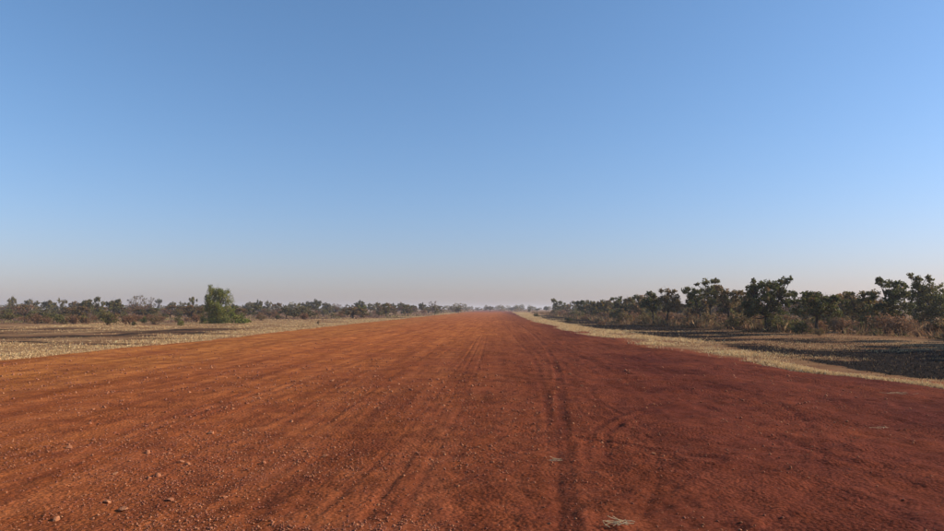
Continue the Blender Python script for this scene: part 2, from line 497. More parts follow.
while n < 275:
    px, py = rng.uniform(0, 944), HY + 50 + 172 * rng.random() ** 0.8
    dens = np.interp(px, [0, 100, 260, 420, 600, 944], [.8, 1, .8, .35, .15, .10]) * (0.25 + 1.5 * sstep(.42, .62, fbm(np.array([px * .02]), np.array([py * .035]), 99, 3)[0]))
    if rng.random() > dens: continue
    x, y = gpt(px, py)
    if not (xl(np.array([y]))[0] + .5 < x < xr(np.array([y]))[0] - .4): continue
    s = (1.7 + 2.6 * rng.random() ** 3) / F * y * 0.55
    s = min(max(s, 0.009), 0.05)
    u = x / y
    zone = 'on the left dirt' if u < -.33 else 'among the diagonal streaks' if u < -.02 else 'by the main tyre track' if u < .15 else 'on the darker right dirt'
    stone_xy.append((x, y, s, f'small loose reddish stone {zone}, ' + ('near the picture bottom' if y < 8 else 'midway down the dirt' if y < 14 else 'farther off'), 'loose stones on the airstrip')); n += 1
sx = np.array([s[0] for s in stone_xy]); sy = np.array([s[1] for s in stone_xy])
sz = strip_z(sx, sy)
for k, (x, y, s, lab, grp) in enumerate(stone_xy):
    o = obj('stone', rocks[k % 8], loc=(x, y, sz[k] + s * 0.2), label=lab, cat='stone', group=grp or 'larger stones on the left dirt')
    o.scale = (s * rng.uniform(.95, 1.2),) * 3
    o.rotation_euler = (rng.uniform(-.35, .35), rng.uniform(-.35, .35), rng.uniform(0, 6.28))

# fine gravel, too small to count
def gravel(N):
    d = CH * F / (10 + 260 * rng.random(N) ** 0.75)
    d = np.clip(d, 3.4, 110)
    x = rng.uniform(-0.78, 0.72, N) * d
    clump = fbm(x * .9, d * .7, 97, 3)
    p = np.interp(x / d, [-.75, -.5, -.25, 0, .2, .7], [.7, 1, .85, .30, .12, .09]) * (0.2 + 1.5 * sstep(.40, .60, clump))
    k = (rng.random(N) < p) & (x > xl(d) + .6) & (x < xr(d) - .3)
    x, y = x[k], d[k]
    N = len(x)
    s = (0.0042 + 0.017 * rng.random(N) ** 4.5) * np.clip(y / 9, .70, 1.9)
    z = strip_z_fast(np.clip(x, -15.2, 5.9), y) + s * .1
    z = np.where(x > 2, strip_z(x, y) + s * .1, z)
    base = np.array([[1, 0, 0], [0, 1, 0], [-1, 0, 0], [0, -1, 0], [0, 0, .8], [0, 0, -.6]], float)
    tri = np.array([[0, 1, 4], [1, 2, 4], [2, 3, 4], [3, 0, 4], [1, 0, 5], [2, 1, 5], [3, 2, 5], [0, 3, 5]])
    j = base[None] * rng.uniform(.65, 1.25, (N, 6, 1)) + rng.normal(0, .15, (N, 6, 3))
    a = rng.uniform(0, 6.28, N); c, sn = np.cos(a)[:, None], np.sin(a)[:, None]
    jx = j[..., 0] * c - j[..., 1] * sn; jy = j[..., 0] * sn + j[..., 1] * c
    V = np.stack([jx * s[:, None] + x[:, None], jy * s[:, None] + y[:, None], j[..., 2] * s[:, None] + z[:, None]], -1)
    Fc = (tri[None] + 6 * np.arange(N)[:, None, None]).reshape(-1, 3)
    t = rng.random((N, 1)) ** 3.0 * .8
    col = (1 - t) * np.array([.20, .070, .042]) + t * np.array([.46, .21, .10])
    return make_mesh('gravel', V, Fc, M_GRAVEL, {'col': ('FLOAT_COLOR', rgba(np.repeat(col, 6, 0)))})
obj('gravel', gravel(110000), label='fine reddish gravel strewn over the airstrip dirt', cat='gravel', kind='stuff')

# ------------------------------------------------------------------ grass and undergrowth (nobody could count it)
def blades(name, x, y, h, w, col, lean=0.35, z=None):
    N = len(x)
    z = surf_z(x, y) if z is None else z
    a = rng.uniform(0, 6.28, N); l = np.abs(rng.normal(0, lean, N)) * h; la = rng.uniform(0, 6.28, N)
    dx, dy = np.cos(a) * w / 2, np.sin(a) * w / 2
    tx, ty = x + l * np.cos(la), y + l * np.sin(la)
    th = np.sqrt(np.maximum(h * h - l * l, (0.25 * h) ** 2))
    m = 0.45
    V = np.stack([np.stack([x - dx, y - dy, z - .01], -1), np.stack([x + dx, y + dy, z - .01], -1),
                  np.stack([x + (tx - x) * m * .7 + dx * .8, y + (ty - y) * m * .7 + dy * .8, z + th * .55], -1),
                  np.stack([tx, ty, z + th], -1)], 1)
    i = 4 * np.arange(N)[:, None]
    Fc = np.concatenate([i + np.array([[0, 1, 2]]), i + np.array([[0, 2, 3]])], 0)
    return make_mesh(name, V, Fc, M_GRASS, {'col': ('FLOAT_COLOR', rgba(np.repeat(col, 4, 0)))})

def palette(N, cols, wts, var=0.18):
    cols = np.array(cols); i = rng.choice(len(cols), N, p=np.array(wts) / np.sum(wts))
    return np.clip(cols[i] * (1 + rng.normal(0, var, (N, 1))), .004, .8)

STRAW = [(.66, .45, .22), (.55, .36, .165), (.72, .53, .30), (.34, .20, .09)]
# right verge: pale straw strip along the edge of the dirt
N = 260000
y = 9 * np.exp(rng.random(N) * math.log(330 / 9))
wid = np.interp(y, [9, 15, 20, 26, 40, 60, 110, 330], [.2, .35, .75, 1.6, 3.0, 2.4, 2.6, 4])
wid = wid * (.25 + 1.5 * fbm(y * .16, y * 0, 130, 3))
e = rng.normal(.5, .42, N) * wid
x = np.interp(y, _ry, _rx) + e
x = x + 1.3 * (fbm(y * 0.13, y * 0 + 5, 53, 3) - .5)
cl = fbm(x * .8, y * .35, 111, 4)
k = (cl + rng.normal(0, .07, N) > np.interp(y, [9, 14, 18, 26, 40], [.66, .64, .60, .52, .47])) & (x > xr(y) - .25 - .5 * rng.random(N) ** 2) & (rng.random(N) > burn_mask(x, y) * .85)
x, y = x[k], y[k]
h = rng.uniform(.03, .15, len(x)) * np.interp(y, [9, 18, 30], [.5, .7, 1.0]) * (.4 + 1.2 * fbm(x * .9, y * .5, 118, 3))
obj('straw_grass_verge', blades('straw_grass', x, y, h, .0045 + .00028 * y, palette(len(x), STRAW, [4, 3, 3, 1.5], .25), .9),
    label='pale dry straw grass along the right edge of the airstrip', cat='dry grass', kind='stuff')
# left verge: wide tawny grass
N = 420000
y = 19 * np.exp(rng.random(N) * math.log(300 / 19))
e = rng.random(N) ** 1.35 * np.interp(y, [19, 40, 80, 300], [14, 24, 32, 70])
x = -15.2 - e + .4
cl = fbm(x * .24, y * .36, 112, 5)
near = np.exp(-(e / (1.6 + 3.6 * sstep(26, 45, y))) ** 2)
k = (cl + .26 * near + rng.normal(0, .05, N) > .48) & (rng.random(N) > burn_mask(x, y) * 2.0) & (x < xl(y) + .3)
x, y, e = x[k], y[k], e[k]
h = rng.uniform(.02, .13, len(x)) * (.2 + 1.6 * fbm(x * .3, y * .3, 119, 3))
straw2 = palette(len(x), STRAW + [(.30, .20, .085), (.22, .12, .065)], [4, 4, 3, 2, 2, 2], .25)
obj('straw_grass_field', blades('straw_grass', x, y, h, .004 + .00022 * y, straw2, 1.0),
    label='tawny dry grass field left of the airstrip', cat='dry grass', kind='stuff')
# left: taller dry undergrowth between the bushes
N = 120000
y = 58 * np.exp(rng.random(N) * math.log(420 / 58))
x = -17 - rng.random(N) * (y * .80 + 5)
cl = fbm(x * .16, y * .10, 113, 4)
lim = np.interp(-x, [17, 24, 45, 80], [150, 92, 76, 72])
k = (cl + rng.normal(0, .05, N) > .46) & (y > lim + 25 * (fbm(x * .2, y * 0, 114, 2) - .5))
x, y = x[k], y[k]
mix_ = fbm(x * .07, y * .05, 115, 3)
c1 = palette(len(x), [(.17, .095, .070), (.13, .075, .060), (.22, .14, .095)], [3, 3, 2])
c2 = palette(len(x), [(.20, .17, .060), (.13, .13, .045), (.34, .25, .13)], [3, 2, 3])
g = (mix_[:, None] + .16 * (1 - sstep(60, 85, y))[:, None] > .53)
obj('dry_undergrowth', blades('dry_undergrowth', x, y, rng.uniform(.08, .8, len(x)) ** 1.2 * np.interp(y, [60, 120], [.5, 1]) * (.3 + 1.4 * fbm(x * .15, y * .12, 120, 3)), .009 + .00032 * y, np.where(g, c2, c1), .8),
    label='brown and olive dry undergrowth filling the bushland left of the airstrip', cat='undergrowth', kind='stuff')
# right: tall rusty undergrowth under the trees
def tree_x(y): return np.interp(y, [15, 25, 37, 47, 60, 66, 98, 166, 320], [22, 21.5, 23.5, 18.0, 17.0, 14.6, 13.4, 14.2, 18])
N = 130000
y = 20 * np.exp(rng.random(N) * math.log(330 / 20))
x = tree_x(y) - .6 + rng.random(N) ** 1.5 * np.interp(y, [20, 60, 330], [22, 35, 120])
cl = fbm(x * .25, y * .15, 116, 4)
k = (cl + rng.normal(0, .06, N) > .44)
x, y = x[k], y[k]
c1 = palette(len(x), [(.23, .115, .058), (.19, .105, .050), (.34, .22, .105), (.16, .13, .05), (.10, .06, .038)], [3, 3, 2.5, 2, 2], .25)
obj('rusty_undergrowth', blades('dry_undergrowth', x, y, rng.uniform(.1, .95, len(x)) * (.15 + 1.3 * fbm(x * .45, y * .3, 121, 3)), .010 + .0004 * y, c1, .65),
    label='rusty brown tall dry undergrowth below the trees right of the airstrip', cat='undergrowth', kind='stuff')
# charred stubble on the burnt verge
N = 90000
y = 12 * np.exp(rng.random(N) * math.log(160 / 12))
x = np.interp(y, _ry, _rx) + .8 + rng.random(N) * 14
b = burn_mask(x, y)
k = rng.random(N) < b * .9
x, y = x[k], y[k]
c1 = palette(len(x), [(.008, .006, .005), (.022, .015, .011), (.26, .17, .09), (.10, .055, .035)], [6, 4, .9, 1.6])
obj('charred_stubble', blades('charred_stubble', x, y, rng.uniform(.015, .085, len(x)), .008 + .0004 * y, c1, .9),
    label='black charred grass stubble on the burnt verge under the right trees', cat='stubble', kind='stuff')

# thin straw left standing over the burnt verge
N = 60000
y = 13 * np.exp(rng.random(N) * math.log(120 / 13))
x = np.interp(y, _ry, _rx) + .5 + rng.random(N) * 13
k = fbm(x * .30, y * .45, 64, 4) + rng.normal(0, .05, N) < .41
x, y = x[k], y[k]
obj('thin_straw', blades('thin_straw', x, y, rng.uniform(.02, .10, len(x)), .005 + .0003 * y, palette(len(x), STRAW + [(.16, .09, .05)], [2, 3, 1, 3, 4], .25), .9),
    label='thin brownish straw patches between the black burns right of the airstrip', cat='dry grass', kind='stuff')

# ------------------------------------------------------------------ tubes, leaves, trees
class Tubes:
    def __init__(s): s.V, s.F, s.n = [], [], 0
    def add(s, pts, rad, sides=6):
        P = np.asarray(pts, float); r = np.asarray(rad, float)
        T = np.gradient(P, axis=0); T /= np.linalg.norm(T, axis=1)[:, None] + 1e-9
        ref = np.where(np.abs(T[:, 2:3]) > .9, np.array([[1., 0, 0]]), np.array([[0, 0, 1.]]))
        A = np.cross(T, ref); A /= np.linalg.norm(A, axis=1)[:, None] + 1e-9
        B = np.cross(T, A)
        a = np.arange(sides) * 2 * math.pi / sides
        ring = P[:, None] + r[:, None, None] * (A[:, None] * np.cos(a)[None, :, None] + B[:, None] * np.sin(a)[None, :, None])
        n, base = len(P), s.n
        i = base + np.arange(n * sides).reshape(n, sides)
        j = np.roll(i, -1, 1)
        s.F.append(np.stack([i[:-1], j[:-1], j[1:], i[1:]], -1).reshape(-1, 4))
        s.V.append(ring.reshape(-1, 3)); s.n += n * sides
    def mesh(s, name, mat):
        return make_mesh(name, np.concatenate(s.V), np.concatenate(s.F), mat, smooth=True)

def curve(p0, p1, r, bend=.18, n=5, up=0.0):
    p0, p1 = np.array(p0, float), np.array(p1, float)
    L = np.linalg.norm(p1 - p0)
    m = (p0 + p1) / 2 + r.normal(0, bend * L * .5, 3) + np.array([0, 0, up * L])
    t = np.linspace(0, 1, n)[:, None]
    return (1 - t) ** 2 * p0 + 2 * t * (1 - t) * m + t * t * p1

def leaf_mesh(name, blobs, size, per_m2, cols, wts, r, aspect=.55, sub=7, fill=.85, flat=.85, droop=0.0):
    """leaf-sized faces in sub-clumps spread through every blob (x, y, z, radius)"""
    C, cl = [], []
    for bx, by, bz, br in blobs:
        n = max(8, int(per_m2 * br * br * 12))
        k = max(3, int(sub))
        d = r.normal(size=(k, 3)); d /= np.linalg.norm(d, axis=1)[:, None]
        cen = d * br * r.uniform(.35, fill, (k, 1)); rad = br * r.uniform(.28, .55, k)
        i = r.integers(0, k, n)
        q = r.normal(size=(n, 3)); q /= np.linalg.norm(q, axis=1)[:, None]
        p = cen[i] + q * rad[i][:, None] * r.random((n, 1)) ** .45
        p[:, 2] *= flat
        p[:, 2] -= droop * r.random(n) * br
        C.append(p + np.array([bx, by, bz]))
        tone = r.normal(0, .10)
        cc = np.array(cols)[r.choice(len(cols), k, p=np.array(wts) / np.sum(wts))]
        alt = np.array(cols)[r.choice(len(cols), n, p=np.array(wts) / np.sum(wts))]
        use = (r.random((n, 1)) < .65)
        cl.append(np.where(use, cc[i], alt) * (1 + tone + r.normal(0, .18, (n, 1))))
    C = np.concatenate(C); cl = np.clip(np.concatenate(cl), .004, .6)
    n = len(C)
    u = r.normal(size=(n, 3)); u /= np.linalg.norm(u, axis=1)[:, None]
    v = np.cross(u, r.normal(size=(n, 3))); v /= np.linalg.norm(v, axis=1)[:, None]
    s = size * r.uniform(.6, 1.35, (n, 1))
    V = np.stack([C - u * s, C + v * s * aspect - u * s * .1, C + u * s, C - v * s * aspect - u * s * .1], 1)
    Fc = np.arange(4 * n).reshape(n, 4)
    return make_mesh(name, V, Fc, M_LEAF, {'col': ('FLOAT_COLOR', rgba(np.repeat(cl, 4, 0)))})

DARK = ([(.056, .066, .020), (.088, .094, .027), (.13, .115, .035), (.16, .10, .040)], [4, 4, 2.2, 1])
OLIVE = ([(.12, .118, .034), (.18, .155, .045), (.19, .125, .048), (.055, .062, .020)], [4, 4, 2, 2])
BROWN = ([(.22, .14, .058), (.16, .115, .042), (.24, .135, .065), (.08, .070, .026)], [4, 3, 2, 2])
YELLOW = ([(.22, .16, .042), (.13, .105, .032), (.055, .060, .018), (.16, .09, .038)], [3, 3, 3, 2])
GREEN = ([(.15, .17, .036), (.20, .205, .044), (.09, .115, .026), (.26, .22, .055)], [4, 4, 2, 2])
LIME = ([(.17, .165, .036), (.12, .125, .028), (.23, .18, .055)], [4, 3, 2])
RUST = ([(.21, .105, .052), (.165, .085, .045), (.26, .15, .075)], [4, 3, 2])
GREY = ([(.18, .155, .075), (.14, .130, .058), (.21, .16, .085)], [4, 3, 2])

def traced_tree(blobs_px, base_px, scale, seed, pal, leaf=.075, dens=330, trunk_r=.10, thin=1.0, copies=3, fork=.38, depth=.8, **lk):
    """crown clumps given as (x, y, radius) in a traced sketch; scale = metres per sketch unit"""
    r = np.random.default_rng(seed)
    B = [((x - base_px[0]) * scale, (base_px[1] - y) * scale, q * scale * 1.12) for x, y, q in blobs_px]
    W = max(abs(b[0]) for b in B) + .2
    top = max(b[1] for b in B); low = min(b[1] for b in B)
    cx = np.mean([b[0] for b in B])
    out = []
    for bx, bz, br in B:
        hh = max(.25, 1 - ((bz - low) / (top - low + .01)) ** 2 * .75)
        for c in range(copies):
            dy = r.uniform(-1, 1) * W * depth * hh * math.sqrt(max(.1, 1 - min(1, abs(bx - cx) / (W + .1)) ** 2))
            out.append((bx + r.normal(0, .12 * br), dy, bz + r.normal(0, .10 * br) - (.15 * br if c else 0), br * (1 if c == 0 else r.uniform(.7, 1))))
    crown = leaf_mesh('crown', out, leaf, 2.6 * dens * thin / (leaf / .075) ** 1.6 / 12, *pal, r, **lk)
    T = Tubes()
    H = top
    f = np.array([cx * .25, 0, max(low * .75, H * fork * .75)])
    tr = curve((0, 0, -.15), f, r, .10, 6)
    T.add(tr, np.linspace(trunk_r * 1.25, trunk_r * .75, 6), 8)
    nm = 5
    ang = np.arange(nm) * 2 * math.pi / nm + r.uniform(0, 6)
    hubs = []
    for a in ang:
        h = f + np.array([math.cos(a) * W * .38, math.sin(a) * W * .38, (H - f[2]) * r.uniform(.25, .55)])
        T.add(curve(f, h, r, .25, 5), np.linspace(trunk_r * .6, trunk_r * .32, 5), 6); hubs.append(h)
    hubs.append(f)
    hubs = np.array(hubs)
    for bx, by, bz, br in out:
        p = np.array([bx, by, bz]); h = hubs[np.argmin(np.linalg.norm(hubs - p, axis=1) + 3 * np.maximum(0, hubs[:, 2] - bz))]
        T.add(curve(h, p, r, .3, 5), np.linspace(trunk_r * .26, trunk_r * .07, 5), 5)
        for k in range(2):
            q = p + r.normal(0, br * .6, 3)
            T.add(curve(p, q, r, .3, 3), np.linspace(trunk_r * .08, .006, 3), 4)
    return T.mesh('trunk', M_BARK), crown

def put_tree(name, meshes, x, y, label, group=None, cat='tree', scale=(1, 1, 1), rot=0.0, names=('trunk', 'crown')):
    z = float(surf_z(x, y)[0]) - .03
    o = obj(name, None, loc=(x, y, z), label=label, cat=cat, group=group)
    o.empty_display_size = .3
    o.scale = scale; o.rotation_euler = (0, 0, rot)
    for n_, me in zip(names, meshes):
        if me: obj(n_, me, parent=o)
    return o

def sketch_tree(blobs, base, zoom, origin, seed, pal, label, group='trees along the right side of the airstrip', name='savanna_tree', dist=None, **kw):
    """base is in sketch pixels of a photo crop at 'origin' enlarged 'zoom' times"""
    px, py = origin[0] + base[0] / zoom, origin[1] + base[1] / zoom
    x, d = gpt(px, py)
    if dist: d = dist; x = (px - VX) / F * d
    m = d / F / zoom
    far = max(1.0, d / 55)
    kw.setdefault('leaf', .075 * far ** .75)
    tm = traced_tree(blobs, base, m, seed, pal, **kw)
    return put_tree(name, tm, x, d, label, group)

Z8, O8 = 8.85, (545, 285)
sketch_tree([(65, 135, 20), (95, 140, 18), (130, 150, 20), (160, 180, 22), (90, 180, 30), (130, 200, 35), (80, 210, 25)], (120, 262), Z8, O8, 1, OLIVE,
            'smallest lone tree at the far left end of the right-hand tree row', thin=.75)
sketch_tree([(285, 155, 28), (320, 150, 25), (350, 170, 25), (290, 195, 30), (340, 210, 35), (370, 200, 20)], (330, 285), Z8, O8, 2, DARK,
            'small dark-crowned tree second from the far end of the right-hand row')
sketch_tree([(425, 160, 25), (470, 165, 28), (430, 200, 30), (500, 150, 30), (520, 190, 40), (470, 220, 40), (540, 210, 35), (500, 240, 40)], (500, 297), Z8, O8, 3, YELLOW,
            'low yellowish olive tree third from the far end of the right-hand row')
sketch_tree([(590, 120, 20), (640, 130, 28), (660, 108, 15), (700, 140, 25), (740, 118, 18), (620, 170, 35), (680, 180, 40), (730, 180, 35), (640, 220, 40), (700, 220, 40)], (665, 312), Z8, O8, 4, DARK,
            'dark flat-topped tree with jutting tips fourth from the far end of the right row')
sketch_tree([(800, 175, 30), (840, 165, 30), (820, 210, 35), (870, 180, 30), (850, 220, 30)], (830, 322), Z8, O8, 5, BROWN,
            'low brownish tree between the dark flat-topped tree and the rusty round tree')
Z2, O2 = 8.05, (640, 272)
sketch_tree([(60, 165, 28), (90, 185, 35), (50, 220, 40), (110, 240, 40), (90, 290, 40), (20, 250, 40)], (95, 432), Z2, O2, 6, DARK,
            'dark slim tree standing just left of the brownish round tree in the right row')
sketch_tree([(160, 150, 25), (210, 148, 30), (260, 155, 25), (200, 200, 50), (280, 210, 35), (170, 220, 40), (240, 250, 60), (280, 260, 35), (200, 290, 45)], (205, 434), Z2, O2, 7, BROWN,
            'brownish round-crowned tree with thin foliage in the middle of the right row', thin=.7)
sketch_tree([(365, 138, 32), (395, 190, 45), (370, 250, 35), (430, 220, 40), (420, 160, 30), (450, 270, 30), (345, 160, 20)], (475, 440), Z2, O2, 8, DARK,
            'nearly black leaning tree left of the tallest tree in the right row', dens=420)
sketch_tree([(445, 98, 20), (500, 92, 30), (570, 68, 26), (600, 75, 24), (540, 140, 55), (500, 190, 45), (600, 150, 40), (590, 220, 45), (530, 240, 40), (630, 190, 40)], (537, 434), Z2, O2, 9, OLIVE,
            'tall tree with a pale green topmost tuft beside the nearly black leaning tree')
Z3, O3 = 7.59, (715, 270)
sketch_tree([(10, 130, 30), (55, 175, 40), (20, 220, 40), (120, 185, 38), (170, 180, 28), (195, 180, 18), (120, 240, 40), (60, 260, 40)], (70, 450), Z3, O3, 10, BROWN,
            'spreading brown-green tree with forked bare stems left of the thick-trunked tree', thin=.8, fork=.25)
sketch_tree([(248, 90, 24), (245, 140, 40), (290, 120, 35), (340, 105, 33), (300, 170, 55), (370, 135, 45), (420, 125, 42), (450, 105, 25), (485, 85, 26), (525, 70, 20), (505, 95, 22), (380, 200, 60),
             (460, 170, 45), (520, 180, 35), (560, 180, 22), (300, 240, 55), (240, 270, 50), (225, 320, 40), (400, 260, 55), (450, 240, 40), (330, 310, 40), (420, 310, 30)], (342, 472), Z3, O3, 11, DARK,
            'big dark tree with a thick black trunk and one branch jutting up right', dens=400, trunk_r=.15, fork=.30)
Z4, O4 = 7.28, (780, 272)
sketch_tree([(115, 170, 22), (170, 165, 28), (100, 210, 35), (150, 220, 45), (210, 195, 40), (240, 160, 15), (260, 205, 40), (310, 200, 33), (360, 212, 24), (395, 225, 20), (200, 260, 55), (280, 270, 50), (130, 280, 45), (340, 280, 45)],
            (220, 455), Z4, O4, 12, DARK, 'low wide dark tree right of the thick-trunked tree, sloping down to the right', dens=360)
sketch_tree([(430, 148, 12), (460, 158, 18), (500, 165, 22), (560, 160, 30), (610, 155, 30), (480, 220, 35), (540, 210, 40), (600, 220, 45), (440, 270, 35), (500, 280, 45), (580, 290, 50)],
            (540, 432), Z4, O4, 13, YELLOW, 'yellowish brown tree with ragged top between the low wide tree and the right-edge pair', thin=.85)
Z5, O5 = 6.89, (860, 268)
sketch_tree([(95, 78, 22), (110, 110, 30), (160, 112, 30), (210, 112, 30), (260, 125, 18), (70, 175, 40), (130, 170, 45), (190, 170, 50), (240, 170, 35), (100, 230, 50), (180, 240, 60), (50, 260, 45), (150, 300, 50), (230, 310, 45)],
            (180, 442), Z5, O5, 14, DARK, 'flat-topped dark tree left of the tallest tree at the right edge', dens=360)
sketch_tree([(285, 50, 14), (320, 75, 25), (345, 85, 25), (395, 68, 22), (435, 88, 20), (320, 130, 35), (370, 130, 40), (450, 140, 30), (510, 162, 22), (545, 195, 22), (310, 190, 45), (380, 200, 55), (450, 210, 50), (510, 240, 45),
             (340, 260, 55), (420, 290, 60), (500, 300, 45), (380, 350, 45), (560, 280, 40)], (440, 425), Z5, O5, 15, OLIVE,
            'tallest tree at the right edge with a ragged stepped crown', dens=330, trunk_r=.13)
sketch_tree([(600, 170, 40), (650, 150, 45), (700, 180, 45), (590, 240, 45), (660, 240, 55), (620, 310, 50), (700, 300, 50)], (650, 440), Z5, O5, 16, DARK,
            'dark tree cut off by the right edge of the picture')

# left lone green tree and the bush at its foot
ZL, OL = 10.2, (190, 278)
sketch_tree([(175, 95, 32), (165, 65, 12), (215, 130, 50), (235, 170, 65), (320, 140, 45), (345, 120, 20), (290, 110, 25), (130, 180, 25), (165, 210, 45), (250, 240, 75), (345, 195, 38), (165, 280, 45), (240, 320, 75), (320, 280, 50),
             (290, 370, 75), (180, 380, 60), (120, 420, 36), (240, 425, 55), (330, 425, 50), (400, 290, 30)], (230, 458), ZL, OL, 20, GREEN,
            'bushy bright green tree leafy to the ground, alone left of the airstrip', group=None, name='green_tree', dens=420, trunk_r=.11, fork=.2, leaf=.065, sub=12, flat=1.15, droop=.7, aspect=.4, fill=1.1)
sketch_tree([(460, 385, 50), (430, 430, 45), (500, 425, 45), (545, 425, 38), (400, 360, 40), (590, 430, 25)], (480, 460), ZL, OL, 21, GREEN,
            'low dark green bush at the right foot of the lone green tree', group=None, name='green_bush', dens=300, trunk_r=.05, fork=.2, leaf=.085)

# ------------------------------------------------------------------ prototypes for bushes and skyline trees
def proto_bush(seed, pal, leafy=1.0, h=1.2, w=1.6, stems=14):
    r = np.random.default_rng(seed)
    T = Tubes(); blobs = []
    for k in range(stems):
        a = r.uniform(0, 6.28); q = r.random() ** .6 * w / 2; top = h * r.uniform(.5, 1) * (1 - .35 * (q / (w / 2)) ** 2)
        p0 = np.array([math.cos(a) * q * .2, math.sin(a) * q * .2, -.05]); p1 = np.array([math.cos(a) * q, math.sin(a) * q, top])
        T.add(curve(p0, p1, r, .25, 5, .08), np.linspace(.022, .006, 5), 4)
        for j in range(5):
            t = r.uniform(.35, .95); s0 = p0 + (p1 - p0) * t
            s1 = s0 + np.array([r.normal(0, .22 * w / 2), r.normal(0, .22 * w / 2), abs(r.normal(.12, .12)) * h])
            T.add(curve(s0, s1, r, .3, 3), np.linspace(.010, .004, 3), 3)
            blobs.append((*s1, .16 * w)) if r.random() < .5 else None
        blobs.append((*p1, .17 * w))
    return T.mesh('stems', M_TWIG), leaf_mesh('foliage', blobs, .055, 34 * leafy, *pal, r, sub=5)

def proto_tree(seed, kind, pal):
    """generic tree, about 5 m tall and 5 m wide"""
    r = np.random.default_rng(seed)
    blobs = []
    if kind == 'dome':
        for k in range(34):
            a, q = r.uniform(0, 6.28), math.sqrt(r.random()) * 2.0
            blobs.append((math.cos(a) * q, math.sin(a) * q, 1.3 + 2.9 * math.sqrt(max(0, 1 - (q / 2.4) ** 2)) * r.uniform(.2, 1), r.uniform(.45, .75)))
    elif kind == 'clumpy':
        for k in range(24):
            a, q = r.uniform(0, 6.28), math.sqrt(r.random()) * 2.1
            blobs.append((math.cos(a) * q, math.sin(a) * q, r.uniform(1.3, 4.6) - .3 * q, r.uniform(.4, .75)))
    elif kind == 'flat':
        for k in range(22):
            a, q = r.uniform(0, 6.28), math.sqrt(r.random()) * 2.3
            blobs.append((math.cos(a) * q, math.sin(a) * q, 3.9 + r.normal(0, .25) - .18 * q, r.uniform(.35, .55)))
    elif kind == 'bare':
        for k in range(30):
            a, q = r.uniform(0, 6.28), math.sqrt(r.random()) * 2.2
            blobs.append((math.cos(a) * q, math.sin(a) * q, r.uniform(2.3, 4.9) - .25 * q, r.uniform(.3, .5)))
    T = Tubes()
    f = np.array([0, 0, 1.5])
    T.add(curve((0, 0, -.2), f, r, .12, 5), np.linspace(.20, .14, 5), 7)
    for bx, by, bz, br in blobs:
        p = np.array([bx, by, bz])
        T.add(curve(f, p, r, .25, 5), np.linspace(.075, .02, 5), 4)
        for k in range(7 if kind == 'bare' else 2):
            T.add(curve(p, p + r.normal(0, br * .8, 3) + (0, 0, br * .3), r, .3, 3), np.linspace(.02, .008, 3), 3)
    lf = leaf_mesh('crown', blobs, .16, {'bare': 2.5}.get(kind, 22), *pal, r, aspect=.6)
    return T.mesh('trunk', M_TWIG if kind == 'bare' else M_BARK), lf

P = {'dome0': proto_tree(201, 'dome', GREY), 'dome1': proto_tree(202, 'dome', DARK), 'dome2': proto_tree(203, 'dome', OLIVE),
     'clump0': proto_tree(204, 'clumpy', OLIVE), 'clump1': proto_tree(205, 'clumpy', GREY), 'clump2': proto_tree(206, 'clumpy', BROWN), 'clump3': proto_tree(211, 'clumpy', GREEN),
     'flat0': proto_tree(207, 'flat', DARK), 'flat1': proto_tree(208, 'flat', GREY), 'bare0': proto_tree(209, 'bare', RUST), 'bare1': proto_tree(210, 'bare', GREY)}
PB = {'rust': [proto_bush(301 + k, RUST, .7) for k in range(4)], 'brown': [proto_bush(311 + k, BROWN, .9) for k in range(3)],
      'green': [proto_bush(321 + k, GREEN, 1.5) for k in range(3)], 'lime': [proto_bush(331 + k, LIME, 1.5) for k in range(3)],
      'dark': [proto_bush(341 + k, DARK, 1.8) for k in range(2)], 'olive': [proto_bush(351 + k, OLIVE, 1.3) for k in range(3)]}

ORD = ['first', 'second', 'third', 'fourth', 'fifth', 'sixth', 'seventh', 'eighth', 'ninth', 'tenth', 'eleventh', 'twelfth', 'thirteenth', 'fourteenth',
       'fifteenth', 'sixteenth', 'seventeenth', 'eighteenth', 'nineteenth', 'twentieth']
LOOK = {'dome0': 'grey-green domed', 'dome1': 'dark domed', 'dome2': 'olive domed', 'clump0': 'olive uneven', 'clump1': 'grey uneven', 'clump2': 'brownish uneven', 'clump3': 'fresh green',
        'flat0': 'dark flat-topped', 'flat1': 'grey flat-topped', 'bare0': 'bare reddish', 'bare1': 'bare grey'}
